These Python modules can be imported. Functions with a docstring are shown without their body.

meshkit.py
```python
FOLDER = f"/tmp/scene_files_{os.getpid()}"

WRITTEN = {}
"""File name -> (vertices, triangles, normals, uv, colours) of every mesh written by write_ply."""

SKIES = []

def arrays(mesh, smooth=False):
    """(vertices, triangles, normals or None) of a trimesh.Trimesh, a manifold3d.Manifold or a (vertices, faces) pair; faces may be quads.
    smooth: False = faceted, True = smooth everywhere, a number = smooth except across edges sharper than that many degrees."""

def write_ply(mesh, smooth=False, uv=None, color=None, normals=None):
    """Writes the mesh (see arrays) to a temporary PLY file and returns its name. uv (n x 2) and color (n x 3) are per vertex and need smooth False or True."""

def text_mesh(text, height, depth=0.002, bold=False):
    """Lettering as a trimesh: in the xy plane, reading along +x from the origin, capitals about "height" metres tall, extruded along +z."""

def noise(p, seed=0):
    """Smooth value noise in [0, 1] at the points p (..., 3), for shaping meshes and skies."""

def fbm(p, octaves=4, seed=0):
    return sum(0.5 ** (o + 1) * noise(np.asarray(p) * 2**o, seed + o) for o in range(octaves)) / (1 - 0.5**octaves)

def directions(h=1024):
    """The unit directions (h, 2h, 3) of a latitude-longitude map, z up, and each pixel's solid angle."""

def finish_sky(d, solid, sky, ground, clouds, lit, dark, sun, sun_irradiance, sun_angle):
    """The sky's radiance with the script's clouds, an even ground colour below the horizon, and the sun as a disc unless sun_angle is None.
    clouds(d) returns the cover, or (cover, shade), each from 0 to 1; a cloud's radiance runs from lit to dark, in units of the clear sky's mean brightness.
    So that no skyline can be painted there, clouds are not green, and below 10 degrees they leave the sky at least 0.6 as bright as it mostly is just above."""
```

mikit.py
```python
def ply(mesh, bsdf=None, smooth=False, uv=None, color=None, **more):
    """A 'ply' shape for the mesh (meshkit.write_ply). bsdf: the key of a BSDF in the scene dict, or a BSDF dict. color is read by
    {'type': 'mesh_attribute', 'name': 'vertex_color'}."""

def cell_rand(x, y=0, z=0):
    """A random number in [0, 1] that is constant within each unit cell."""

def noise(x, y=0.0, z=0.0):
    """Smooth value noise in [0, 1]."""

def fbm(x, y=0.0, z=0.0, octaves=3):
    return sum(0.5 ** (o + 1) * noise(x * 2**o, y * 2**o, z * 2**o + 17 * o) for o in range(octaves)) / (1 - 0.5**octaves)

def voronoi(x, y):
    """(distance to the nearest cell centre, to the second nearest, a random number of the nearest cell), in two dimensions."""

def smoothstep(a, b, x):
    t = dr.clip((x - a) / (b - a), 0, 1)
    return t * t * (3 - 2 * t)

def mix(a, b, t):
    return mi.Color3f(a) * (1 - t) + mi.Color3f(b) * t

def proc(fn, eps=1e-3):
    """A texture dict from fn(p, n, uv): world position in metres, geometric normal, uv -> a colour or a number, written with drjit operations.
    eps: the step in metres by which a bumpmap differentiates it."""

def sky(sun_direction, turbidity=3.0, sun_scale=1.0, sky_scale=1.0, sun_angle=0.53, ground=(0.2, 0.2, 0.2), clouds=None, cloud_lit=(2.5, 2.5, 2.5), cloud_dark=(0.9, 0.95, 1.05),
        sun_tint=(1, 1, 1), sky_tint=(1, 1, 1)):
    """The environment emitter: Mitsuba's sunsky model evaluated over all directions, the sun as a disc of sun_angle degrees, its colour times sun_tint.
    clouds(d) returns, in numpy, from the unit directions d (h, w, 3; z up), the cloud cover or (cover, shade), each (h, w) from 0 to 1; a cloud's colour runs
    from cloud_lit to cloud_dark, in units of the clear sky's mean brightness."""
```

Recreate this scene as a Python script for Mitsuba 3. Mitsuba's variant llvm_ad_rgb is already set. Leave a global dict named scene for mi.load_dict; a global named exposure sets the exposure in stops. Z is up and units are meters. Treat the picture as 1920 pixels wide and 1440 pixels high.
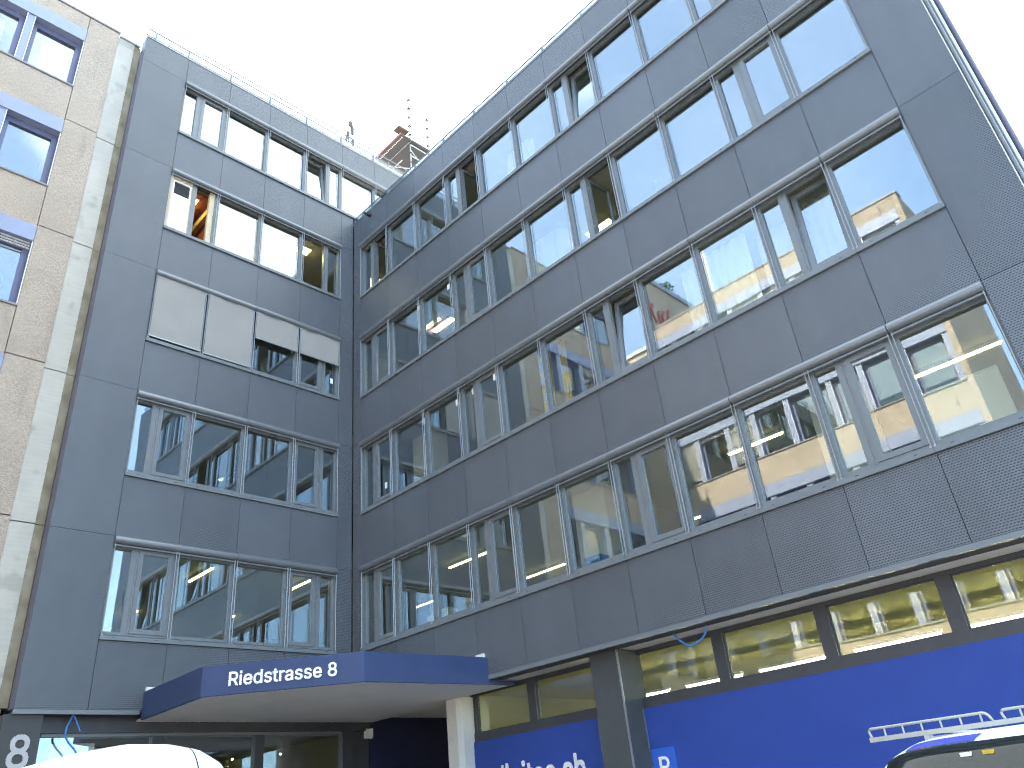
import math, random, numpy as np, trimesh, drjit as dr, mitsuba as mi, mikit, meshkit
from shapely.geometry import Polygon
rng = random.Random(7)
scene, labels, used = {}, {}, set()

# ------------------------------------------------------------------ camera, sky, exposure
CAM = np.array([-10.757, -15.904, 1.493])
R_ = np.array([[0.7132, -0.6945, -0.0950], [0, 0, 0], [0.6430, 0.5940, 0.4836]])
R_[2] /= np.linalg.norm(R_[2]); R_[0] -= R_[2] * (R_[0] @ R_[2]); R_[0] /= np.linalg.norm(R_[0]); R_[1] = np.cross(R_[2], R_[0])
m_ = np.eye(4); m_[:3, 0] = -R_[0]; m_[:3, 1] = -R_[1]; m_[:3, 2] = R_[2]; m_[:3, 3] = CAM
scene['camera'] = {'type': 'perspective', 'fov': 66.47, 'fov_axis': 'x', 'near_clip': 0.05, 'far_clip': 3000.0,
                   'to_world': mi.ScalarTransform4f(m_.tolist())}
exposure = 4.45
SUN = np.array([0.60, 0.145, 0.79]); SUN /= np.linalg.norm(SUN)

def clouds(d):
    q = d @ SUN
    n = meshkit.fbm(d * np.array([3.2, 3.2, 4.5]) + 11.3, 5, 3)
    f = meshkit.fbm(d * 9.0 + 4.1, 4, 8)
    x = n + 0.22 * (f - .5) + 2.2 * np.clip(q - 0.53, -0.14, 0.3)
    t = np.clip((x - 0.45) / 0.17, 0, 1)
    cov = t * t * (3 - 2 * t)
    sh = np.clip((meshkit.fbm(d * 4.0 + 31.0, 4, 5) - 0.42) / 0.3, 0, 1) * 0.75
    return 0.28 + 0.72 * cov, sh * np.clip(1.25 - q, 0, 1)

scene['sky'] = mikit.sky(SUN, turbidity=3.0, sun_scale=0.7, sun_angle=0.6, clouds=clouds, cloud_lit=(2.15, 2.35, 2.40), cloud_dark=(1.05, 1.28, 1.42), sky_tint=(0.84, 1.0, 1.02), ground=(0.18, 0.18, 0.18))

# ------------------------------------------------------------------ materials
def rgb(*c): return {'type': 'rgb', 'value': list(c)}
def pr(c, rough=0.5, metal=0.0, spec=0.5, **k):
    return {'type': 'twosided', 'b': {'type': 'principled', 'base_color': c if isinstance(c, dict) else rgb(*c), 'roughness': rough, 'metallic': metal, 'specular': spec, **k}}
def diff(c): return {'type': 'twosided', 'b': {'type': 'diffuse', 'reflectance': c if isinstance(c, dict) else rgb(*c)}}
noise, fbm, sst, mix = mikit.noise, mikit.fbm, mikit.smoothstep, mikit.mix

def clad_fn(tone):
    def fn(p, n, uv):
        P = 0.034
        u = (p.x + p.y) / (P * 1.25)
        r = p.z / P
        i = dr.floor(r)
        odd = i - 2 * dr.floor(i * 0.5)
        c = u + 0.5 * odd
        fu = c - dr.floor(c) - 0.5
        fv = r - i - 0.5
        hole = 1 - sst(0.28, 0.42, dr.sqrt(dr.square(fu * 0.85) + dr.square(fv * 1.15)))
        g = 1 + 0.16 * (fbm(p.x * 0.9 + 3, p.y * 0.9, p.z * 0.7) - 0.5) + 0.10 * (noise(p.x * 30, p.y * 30, p.z * 9) - 0.5) + 0.16 * (fbm(p.x * 7 + 1, p.y * 7, p.z * 0.5) - 0.5)
        base = mi.Color3f(0.124, 0.140, 0.161) * tone * g
        return base * (1 - 0.76 * hole)
    return fn
for i, t in enumerate((1.0, 0.93, 1.06)):
    scene[f'm_clad{i}'] = pr(mikit.proc(clad_fn(t)), 0.42, 0.0, 0.5)
def wear(c, amt=0.18, s=6.0):
    return lambda p, n, uv: mi.Color3f(*c) * (1 + amt * (fbm(p.x * s, p.y * s, p.z * s * 0.5) - 0.5) * 2)
scene['m_frame'] = pr(mikit.proc(wear((0.150, 0.168, 0.180), 0.10)), 0.38)
scene['m_frame_dark'] = pr(mikit.proc(wear((0.050, 0.052, 0.060), 0.12)), 0.45)
scene['m_return'] = pr((0.13, 0.135, 0.19), 0.45)
scene['m_roller'] = pr((0.20, 0.215, 0.23), 0.36, 0.5)
scene['m_alu'] = pr((0.32, 0.345, 0.355), 0.36, 0.7)
scene['m_rail_white'] = pr((0.62, 0.63, 0.66), 0.4, 0.2)
scene['m_steel'] = pr((0.55, 0.55, 0.55), 0.35, 0.85)
scene['m_glass'] = {'type': 'thindielectric', 'int_ior': 2.6, 'ext_ior': 1.0, 'specular_transmittance': rgb(0.80, 0.86, 0.77), 'specular_reflectance': rgb(0.86, 0.96, 1.0)}
scene['m_rail_glass'] = {'type': 'thindielectric', 'int_ior': 1.5, 'ext_ior': 1.0, 'specular_transmittance': rgb(0.36, 0.47, 0.52)}
scene['m_fabric'] = diff(mikit.proc(lambda p, n, uv: mi.Color3f(0.31, 0.305, 0.29) * (0.94 + 0.12 * noise(p.x * 160, p.z * 160, 0)) * (0.96 + 0.08 * noise(p.x * 3, p.z * 3, 4))))
def agg_fn(p, n, uv):
    a = noise(p.x * 55, p.y * 55, p.z * 55); b = noise(p.x * 120 + 9, p.y * 120, p.z * 120)
    c = fbm(p.x * 1.6, p.y * 1.6, p.z * 1.1)
    k = mix((0.305, 0.250, 0.198), (0.52, 0.462, 0.392), sst(0.2, 0.8, 0.6 * a + 0.4 * b))
    st = fbm(p.x * 5 + 2, p.y * 5, p.z * 0.6)
    return k * (0.84 + 0.24 * c) * (1 - 0.16 * sst(0.55, 0.8, st))
scene['m_aggregate'] = {'type': 'twosided', 'b': {'type': 'bumpmap', 'scale': 0.006, 'a': mikit.proc(lambda p, n, uv: noise(p.x * 55, p.y * 55, p.z * 55), 0.004), 'b': {'type': 'diffuse', 'reflectance': mikit.proc(agg_fn)}}}
def smooth_conc(p, n, uv):
    c = fbm(p.x * 2.2, p.y * 2.2, p.z * 1.0, 4)
    s = sst(0.56, 0.75, fbm(p.x * 3.1 + 5, p.y * 3.1, p.z * 2.3 + 2, 4))
    h = noise(p.x * 3, p.y * 3, p.z * 26)
    return mix((0.40, 0.39, 0.345), (0.51, 0.50, 0.45), c) * (1 - 0.20 * s) * (0.96 + 0.08 * h)
scene['m_concrete'] = diff(mikit.proc(smooth_conc))
scene['m_concrete_dirty'] = diff(mikit.proc(lambda p, n, uv: mix((0.16, 0.14, 0.09), (0.36, 0.33, 0.25), fbm(p.x * 6, p.y * 6, p.z * 3.5, 4))))
scene['m_lavender'] = pr(mikit.proc(wear((0.235, 0.28, 0.41), 0.08)), 0.40)
scene['m_lavender_dark'] = pr(mikit.proc(wear((0.11, 0.125, 0.22), 0.08)), 0.40)
scene['m_coping'] = pr((0.22, 0.22, 0.23), 0.5)
scene['m_blue'] = pr(mikit.proc(lambda p, n, uv: mix((0.026, 0.060, 0.275), (0.034, 0.074, 0.315), fbm(p.x * 2, p.y * 2, p.z * 2)) * (1 + 0.10 * (noise(p.x * 70, p.y * 70, p.z * 70) - .5))), 0.50, 0.0, 0.25)
scene['m_canopy'] = pr(mikit.proc(wear((0.037, 0.060, 0.142), 0.12, 3.0)), 0.5, 0.0, 0.3)
scene['m_soffit'] = diff(mikit.proc(lambda p, n, uv: mi.Color3f(0.78, 0.77, 0.74) * (0.92 + 0.16 * fbm(p.x * 1.7, p.y * 1.7, p.z, 4))))
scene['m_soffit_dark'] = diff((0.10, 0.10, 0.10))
scene['m_plaster'] = diff(mikit.proc(lambda p, n, uv: mi.Color3f(0.72, 0.69, 0.63) * (0.90 + 0.18 * fbm(p.x * 3, p.y * 3, p.z * 1.5, 4))))
scene['m_navy'] = pr((0.012, 0.017, 0.062), 0.5)
scene['m_pillar'] = pr(mikit.proc(wear((0.070, 0.075, 0.077), 0.12)), 0.7, 0.0, 0.25)
scene['m_white'] = pr((0.80, 0.80, 0.78), 0.5)
scene['m_letter_grey'] = pr((0.42, 0.42, 0.42), 0.5)
scene['m_ceiling'] = diff((0.36, 0.36, 0.31))
scene['m_room'] = diff((0.22, 0.215, 0.17))
scene['m_room_dark'] = diff((0.10, 0.10, 0.11))
scene['m_room_yellow'] = diff((0.52, 0.50, 0.30))
scene['m_wood'] = diff(mikit.proc(lambda p, n, uv: mix((0.42, 0.27, 0.13), (0.55, 0.38, 0.20), noise(p.x * 8, p.y * 8, p.z * 60))))
scene['m_wood_grey'] = diff(mikit.proc(lambda p, n, uv: mix((0.10, 0.085, 0.07), (0.19, 0.165, 0.14), noise(p.x * 8, p.y * 40, p.z * 8))))
scene['m_wood_pale'] = diff(mikit.proc(lambda p, n, uv: mix((0.55, 0.45, 0.30), (0.68, 0.58, 0.42), noise(p.x * 20, p.y * 20, p.z * 4))))
scene['m_red_ceiling'] = diff((0.33, 0.10, 0.06))
scene['m_curtain'] = {'type': 'principledthin', 'base_color': rgb(0.80, 0.80, 0.74), 'roughness': 0.8, 'diff_trans': 0.8}
scene['m_curtain_yellow'] = {'type': 'principledthin', 'base_color': rgb(0.75, 0.56, 0.10), 'roughness': 0.8, 'diff_trans': 0.8}
scene['m_asphalt'] = pr(mikit.proc(lambda p, n, uv: mi.Color3f(0.17, 0.168, 0.162) * (0.75 + 0.5 * noise(p.x * 60, p.y * 60, 0)) * (0.85 + 0.3 * fbm(p.x * 0.6, p.y * 0.6, 0))), 0.85)
scene['m_roof'] = diff((0.30, 0.30, 0.29))
scene['m_car_white'] = pr((0.62, 0.63, 0.65), 0.30, 0.0, 0.5, clearcoat=0.8, clearcoat_gloss=0.95)
scene['m_car_blue'] = pr((0.030, 0.050, 0.33), 0.30, 0.0, 0.5, clearcoat=0.8, clearcoat_gloss=0.95)
scene['m_rubber'] = pr((0.02, 0.02, 0.02), 0.8)
scene['m_car_dark'] = pr((0.02, 0.022, 0.025), 0.35)
scene['m_windscreen'] = pr((0.008, 0.011, 0.011), 0.06, 0.0, 0.22)
scene['m_rack'] = pr((0.36, 0.37, 0.34), 0.45, 0.3)
scene['m_cable'] = pr((0.06, 0.22, 0.55), 0.45)
scene['m_sign_blue'] = pr((0.03, 0.12, 0.52), 0.45)
scene['m_dark_metal'] = pr((0.06, 0.06, 0.065), 0.5, 0.3)
scene['m_red'] = pr((0.34, 0.07, 0.08), 0.5)
scene['m_sticker'] = diff((0.78, 0.80, 0.76))
scene['m_bark'] = diff((0.10, 0.075, 0.05))
scene['m_leaf'] = {'type': 'principledthin', 'base_color': rgb(0.075, 0.11, 0.035), 'roughness': 0.6, 'diff_trans': 0.7}
scene['m_slat'] = pr((0.78, 0.78, 0.74), 0.45)
scene['m_lamp'] = diff((0.8, 0.8, 0.8))
scene['m_box_blue'] = diff((0.10, 0.28, 0.55))

# ------------------------------------------------------------------ helpers
def numbered(key):
    k, i = key, 0
    while k in used:
        i += 1; k = f'{key}_{i:03d}'
    used.add(k); return k
def put(key, mesh, bsdf, smooth=False, **more):
    k = numbered(key); scene[k] = mikit.ply(mesh, bsdf, smooth, **more); return k
def tag(key, label=None, cat=None, group=None, kind=None):
    d = {}
    if label: d['label'] = label
    if cat: d['category'] = cat
    if group: d['group'] = group
    if kind: d['kind'] = kind
    labels[key] = d
def thing(name, label, cat, group=None):
    k = numbered(name); tag(k, label, cat, group); return k
BF = np.array([[0, 1, 3], [0, 3, 2], [4, 6, 7], [4, 7, 5], [0, 4, 5], [0, 5, 1], [2, 3, 7], [2, 7, 6], [0, 2, 6], [0, 6, 4], [1, 5, 7], [1, 7, 3]])
ID = np.eye(4)
def face(ox, oy, deg):
    a = math.radians(deg); m = np.eye(4); m[:2, :2] = [[math.cos(a), -math.sin(a)], [math.sin(a), math.cos(a)]]; m[0, 3] = ox; m[1, 3] = oy; return np.round(m, 9)
FA, FB = face(0, 0, 0), face(0, 0, -90)
def xf(V, M): V = np.asarray(V, float); return V @ M[:3, :3].T + M[:3, 3]
def boxes(M, *bs):
    V, F = [], []
    for n, (a, b, c, d, e, f) in enumerate(bs):
        V.append([[x, y, z] for x in (a, b) for y in (c, d) for z in (e, f)]); F.append(BF + 8 * n)
    return xf(np.concatenate(V), M), np.concatenate(F)
def cat(*ms):
    V, F, o = [], [], 0
    for m in ms:
        v, f = (np.asarray(m.vertices), np.asarray(m.faces)) if hasattr(m, 'vertices') else m
        V.append(v); F.append(f + o); o += len(v)
    return np.concatenate(V), np.concatenate(F)
def tube(pts, r, n=8, closed=False):
    p = np.asarray(pts, float); t = np.gradient(p, axis=0)
    if closed: t = np.roll(p, -1, 0) - np.roll(p, 1, 0)
    t /= np.linalg.norm(t, axis=1, keepdims=True) + 1e-12
    a = np.cross(t, np.where(np.abs(t[:, 2:]) < 0.9, [0, 0, 1.0], [1.0, 0, 0])); a /= np.linalg.norm(a, axis=1, keepdims=True)
    b = np.cross(t, a); an = np.arange(n) * 2 * np.pi / n
    r = np.broadcast_to(r, (len(p),))
    V = (p[:, None] + r[:, None, None] * (np.cos(an)[None, :, None] * a[:, None] + np.sin(an)[None, :, None] * b[:, None])).reshape(-1, 3)
    F = []
    for i in range(len(p) if closed else len(p) - 1):
        i2 = (i + 1) % len(p)
        for j in range(n):
            k = (j + 1) % n; F += [[i * n + j, i * n + k, i2 * n + k], [i * n + j, i2 * n + k, i2 * n + j]]
    if not closed:
        for s, base in ((1, 0), (-1, (len(p) - 1) * n)):
            for j in range(1, n - 1): F.append([base, base + j, base + j + 1][::s] if s < 0 else [base, base + j + 1, base + j])
    return V, np.array(F)
def ucyl(M, u0, u1, w, z, r, n=20):
    return tube(xf([[u0, w, z], [u1, w, z]], M), r, n)
def arc(pts, rad, n=6):
    """polyline with rounded corners"""
    pts = [np.array(p, float) for p in pts]; out = [pts[0]]
    for a, b, c in zip(pts, pts[1:], pts[2:]):
        d1 = (a - b) / np.linalg.norm(a - b); d2 = (c - b) / np.linalg.norm(c - b)
        for t in np.linspace(0, 1, n):
            out.append((1 - t) ** 2 * (b + d1 * rad) + 2 * t * (1 - t) * b + t * t * (b + d2 * rad))
    out.append(pts[-1]); return np.array(out)
def pane(M, u0, u1, w, z0, z1, bulge=0.0006, tilt=0.0018, lean=0.0, n=7):
    """a glass sheet with the slight bow and tilt of a real unit; lean: metres the top leans inwards"""
    tu, tz = rng.gauss(0, tilt), rng.gauss(0, tilt); bl = rng.uniform(-0.6, 1) * bulge
    s = np.linspace(0, 1, n); V = []
    for a in s:
        for b in s:
            h = bl * 16 * a * (1 - a) * b * (1 - b) * (1 + 0.3 * math.sin(6 * a + 4 * b))
            V.append([u0 + (u1 - u0) * a, w + h + tu * (a - .5) * (u1 - u0) + tz * (b - .5) * (z1 - z0) + lean * b, z0 + (z1 - z0) * b])
    F = []
    for i in range(n - 1):
        for j in range(n - 1):
            q = i * n + j; F += [[q, q + n, q + n + 1], [q, q + n + 1, q + 1]]
    return xf(V, M), np.array(F)
def ring(u0, u1, w0, w1, z0, z1, l, r, b, t):
    """four butted boxes of a rectangular frame"""
    return [(u0, u0 + l, w0, w1, z0, z1), (u1 - r, u1, w0, w1, z0, z1), (u0 + l, u1 - r, w0, w1, z0, z0 + b), (u0 + l, u1 - r, w0, w1, z1 - t, z1)]
def lean_boxes(M, bs, z0, slope):
    V, F = boxes(ID, *bs); V = V.copy(); V[:, 1] += (V[:, 2] - z0) * slope; return xf(V, M), F
def swing_boxes(M, bs, u0, w0, ang):
    V, F = boxes(ID, *bs); V = V.copy(); c, s = math.cos(ang), math.sin(ang); a, b = V[:, 0] - u0, V[:, 1] - w0
    V[:, 0] = u0 + a * c - b * s; V[:, 1] = w0 + a * s + b * c; return xf(V, M), F
def prism(poly, z0, z1):
    m = trimesh.creation.extrude_polygon(Polygon(poly), z1 - z0, engine='earcut'); m.apply_translation([0, 0, z0]); return np.array(m.vertices), np.array(m.faces)
def text_on(M, txt, u, w, z, height, width=None, bold=True, depth=0.012):
    t = meshkit.text_mesh(txt, height, depth, bold); V = np.array(t.vertices)
    V[:, 0] -= V[:, 0].min()
    if width: V[:, 0] *= width / V[:, 0].max()
    return xf(np.c_[V[:, 0] + u, w - V[:, 2], V[:, 1] + z], M), np.array(t.faces)
def lamp(name, M, b, L, label, catg, group):
    k = put(name, boxes(M, b), 'm_lamp', emitter={'type': 'area', 'radiance': rgb(*L)}); tag(k, label, catg, group); return k

# ------------------------------------------------------------------ ground
g = put('ground', ([[-1500, -1500, 0], [1500, -1500, 0], [1500, 1500, 0], [-1500, 1500, 0]], np.array([[0, 1, 2], [0, 2, 3]])), 'm_asphalt'); tag(g, 'grey asphalt yard in front of the buildings', kind='structure')

# ================================================================== the dark office building
OB = thing('office_building', 'dark grey L-shaped office block clad in perforated metal panels, with blue entrance canopy', 'building')
H = 3.3
UA = [-0.435 - 1.283 * (4 - i) for i in range(5)] + [-0.435 + 1.283 * i for i in (1, 2, 3)]
UB = [0.41 + 1.292 * i for i in range(12)]
GAP = 0.005
def clad(M, u0, u1, z0, z1, w=0.0):
    V, F = boxes(M, (u0 + GAP, u1 - GAP, w, w + 0.035, z0 + GAP, z1 - GAP)); put(OB + '__cladding_panel', (V, F), f'm_clad{rng.choice((0, 0, 1, 2))}')
def zb(k): return 5.11 + H * k        # underside of a window sill
def zr(k): return 7.125 + H * k       # top of a blind box
# wing A (left), spandrels
for i in range(4):
    clad(FA, UA[i], UA[i + 1], 3.90, zb(0))
    for k in range(4): clad(FA, UA[i], UA[i + 1], zr(k), zb(k + 1))
for i in range(7): clad(FA, UA[i], UA[i + 1], zr(4), 21.22)
for i in range(4, 7): clad(FA, max(UA[i], 0.05), UA[i + 1], 18.0, zb(4))
zz = [3.90] + [zr(k) for k in range(5)] + [21.22]
for a, b in zip(zz, zz[1:]): clad(FA, -6.75, UA[0], a, b)
for a, b in zip(zz[:5], zz[1:5] + [zb(4)]): clad(FA, UA[4], -0.002, a, b if b < 17.5 else zb(4))
# wing B (right)
for i in range(11):
    clad(FB, UB[i], UB[i + 1], 3.90, zb(0))
    for k in range(3): clad(FB, UB[i], UB[i + 1], zr(k), zb(k + 1))
    clad(FB, UB[i], UB[i + 1], zr(3), 18.02)
zz = [3.90] + [zr(k) for k in range(4)] + [18.02]
for a, b in zip(zz, zz[1:]):
    clad(FB, 0.037, UB[0], a, b); clad(FB, UB[11], 15.52, a, b)
# returns and end wall
for a, b in zip([3.90] + [zr(k) for k in range(5)], [zr(k) for k in range(5)] + [21.22]):
    put(OB + '__return_panel', boxes(FA, (-6.75, -6.72, 0.037, 0.32, a + GAP, b - GAP)), 'm_return')
for a, b in zip([3.90] + [zr(k) for k in range(4)], [zr(k) for k in range(4)] + [18.02]):
    for x0 in range(0, 8, 2):
        put(OB + '__end_panel', boxes(ID, (x0 + 0.037, x0 + 2.03, -15.52, -15.485, a + GAP, b - GAP)), 'm_clad0')
# backing walls and slabs
wall = [(-6.71, 0.0, 0.05, 0.34, 3.86, zb(0) - 0.02)]
for k in range(4): wall.append((-6.71, 0.0, 0.05, 0.34, zr(k) + 0.0, zb(k + 1) - 0.02))
wall.append((0.0, 9.0, 0.05, 0.34, 17.2, zb(4) - 0.02)); wall.append((-6.71, 9.0, 0.05, 0.34, zr(4), 21.19))
for k in range(5): wall += [(-6.71, UA[0], 0.05, 0.34, zb(k) - 0.02, zr(k)), (UA[4], 0.05, 0.05, 0.34, zb(k) - 0.02, zr(k))] if k < 4 else [(-6.71, UA[0], 0.05, 0.34, zb(k) - 0.02, zr(k)), (UA[7], 9.0, 0.0, 0.34, zb(k) - 0.02, zr(k))]
put(OB + '__wall', boxes(FA, *wall), 'm_frame_dark')
wall = [(0.04, 15.48, 0.05, 0.34, 3.86, zb(0) - 0.02), (0.04, 15.48, 0.05, 0.34, zr(3), 17.99)]
for k in range(3): wall.append((0.04, 15.48, 0.05, 0.34, zr(k), zb(k + 1) - 0.02))
for k in range(4): wall += [(0.04, UB[0], 0.05, 0.34, zb(k) - 0.02, zr(k)), (UB[11], 15.48, 0.05, 0.34, zb(k) - 0.02, zr(k))]
put(OB + '__wall', boxes(FB, *wall), 'm_frame_dark')
for k in range(5):
    put(OB + '__ceiling', boxes(ID, (-6.6, 9.0, 0.345, 7.0, 7.06 + H * k, 7.7 + H * k)), 'm_ceiling')
    if k < 4: put(OB + '__ceiling', boxes(ID, (0.345, 8.0, -15.45, 0.34, 7.06 + H * k, 7.7 + H * k)), 'm_ceiling')
    put(OB + '__room_wall', boxes(ID, (-6.68, -6.6, 0.35, 7.0, 4.4 + H * k, 7.06 + H * k), (-6.6, 9.0, 7.0, 7.15, 4.4 + H * k, 7.06 + H * k), (9.0, 9.1, 0.35, 7.0, 4.4 + H * k, 7.06 + H * k),
        (-1.86, -1.76, 2.6, 7.0, 4.4 + H * k, 7.058 + H * k)), 'm_room')
    if k < 4: put(OB + '__room_wall', boxes(ID, (8.0, 8.12, -15.45, 0.3, 4.4 + H * k, 7.06 + H * k), (0.4, 8.0, -15.45, -15.38, 4.4 + H * k, 7.06 + H * k),
        (1.6 + 0.4 * (k % 2), 8.0, -7.00 - 1.29 * (k % 3), -6.9 - 1.29 * (k % 3), 4.4 + H * k, 7.058 + H * k), (2.4, 8.0, -12.1, -12.0, 4.4 + H * k, 7.058 + H * k)), 'm_room')
put(OB + '__floor_slab', boxes(ID, (-6.6, 9.0, 0.36, 7.0, 3.86, 4.4), (0.36, 8.0, -15.44, 0.34, 3.861, 4.4)), 'm_soffit')
put(OB + '__roof', boxes(ID, (-6.7, 9.1, 0.35, 8.0, 20.95, 21.15), (0.35, 8.1, -15.48, 0.33, 17.75, 17.95)), 'm_roof')
put(OB + '__back_wall', boxes(ID, (-6.7, 9.1, 7.8, 8.0, 0, 20.94), (7.99 + 0.15, 8.3, -15.48, 0.33, 0, 17.74)), 'm_roof')
# columns of concrete inside, near the facade
for (x, y, k) in ((0.95, -6.75, 0), (0.95, -11.9, 1), (0.95, -1.7, 1), (0.95, -11.9, 0), (0.95, -6.75, 2)):
    put(OB + '__column', boxes(ID, (x, x + 0.5, y - 0.45, y + 0.35, 4.4 + H * k, 7.057 + H * k)), 'm_plaster')

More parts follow.
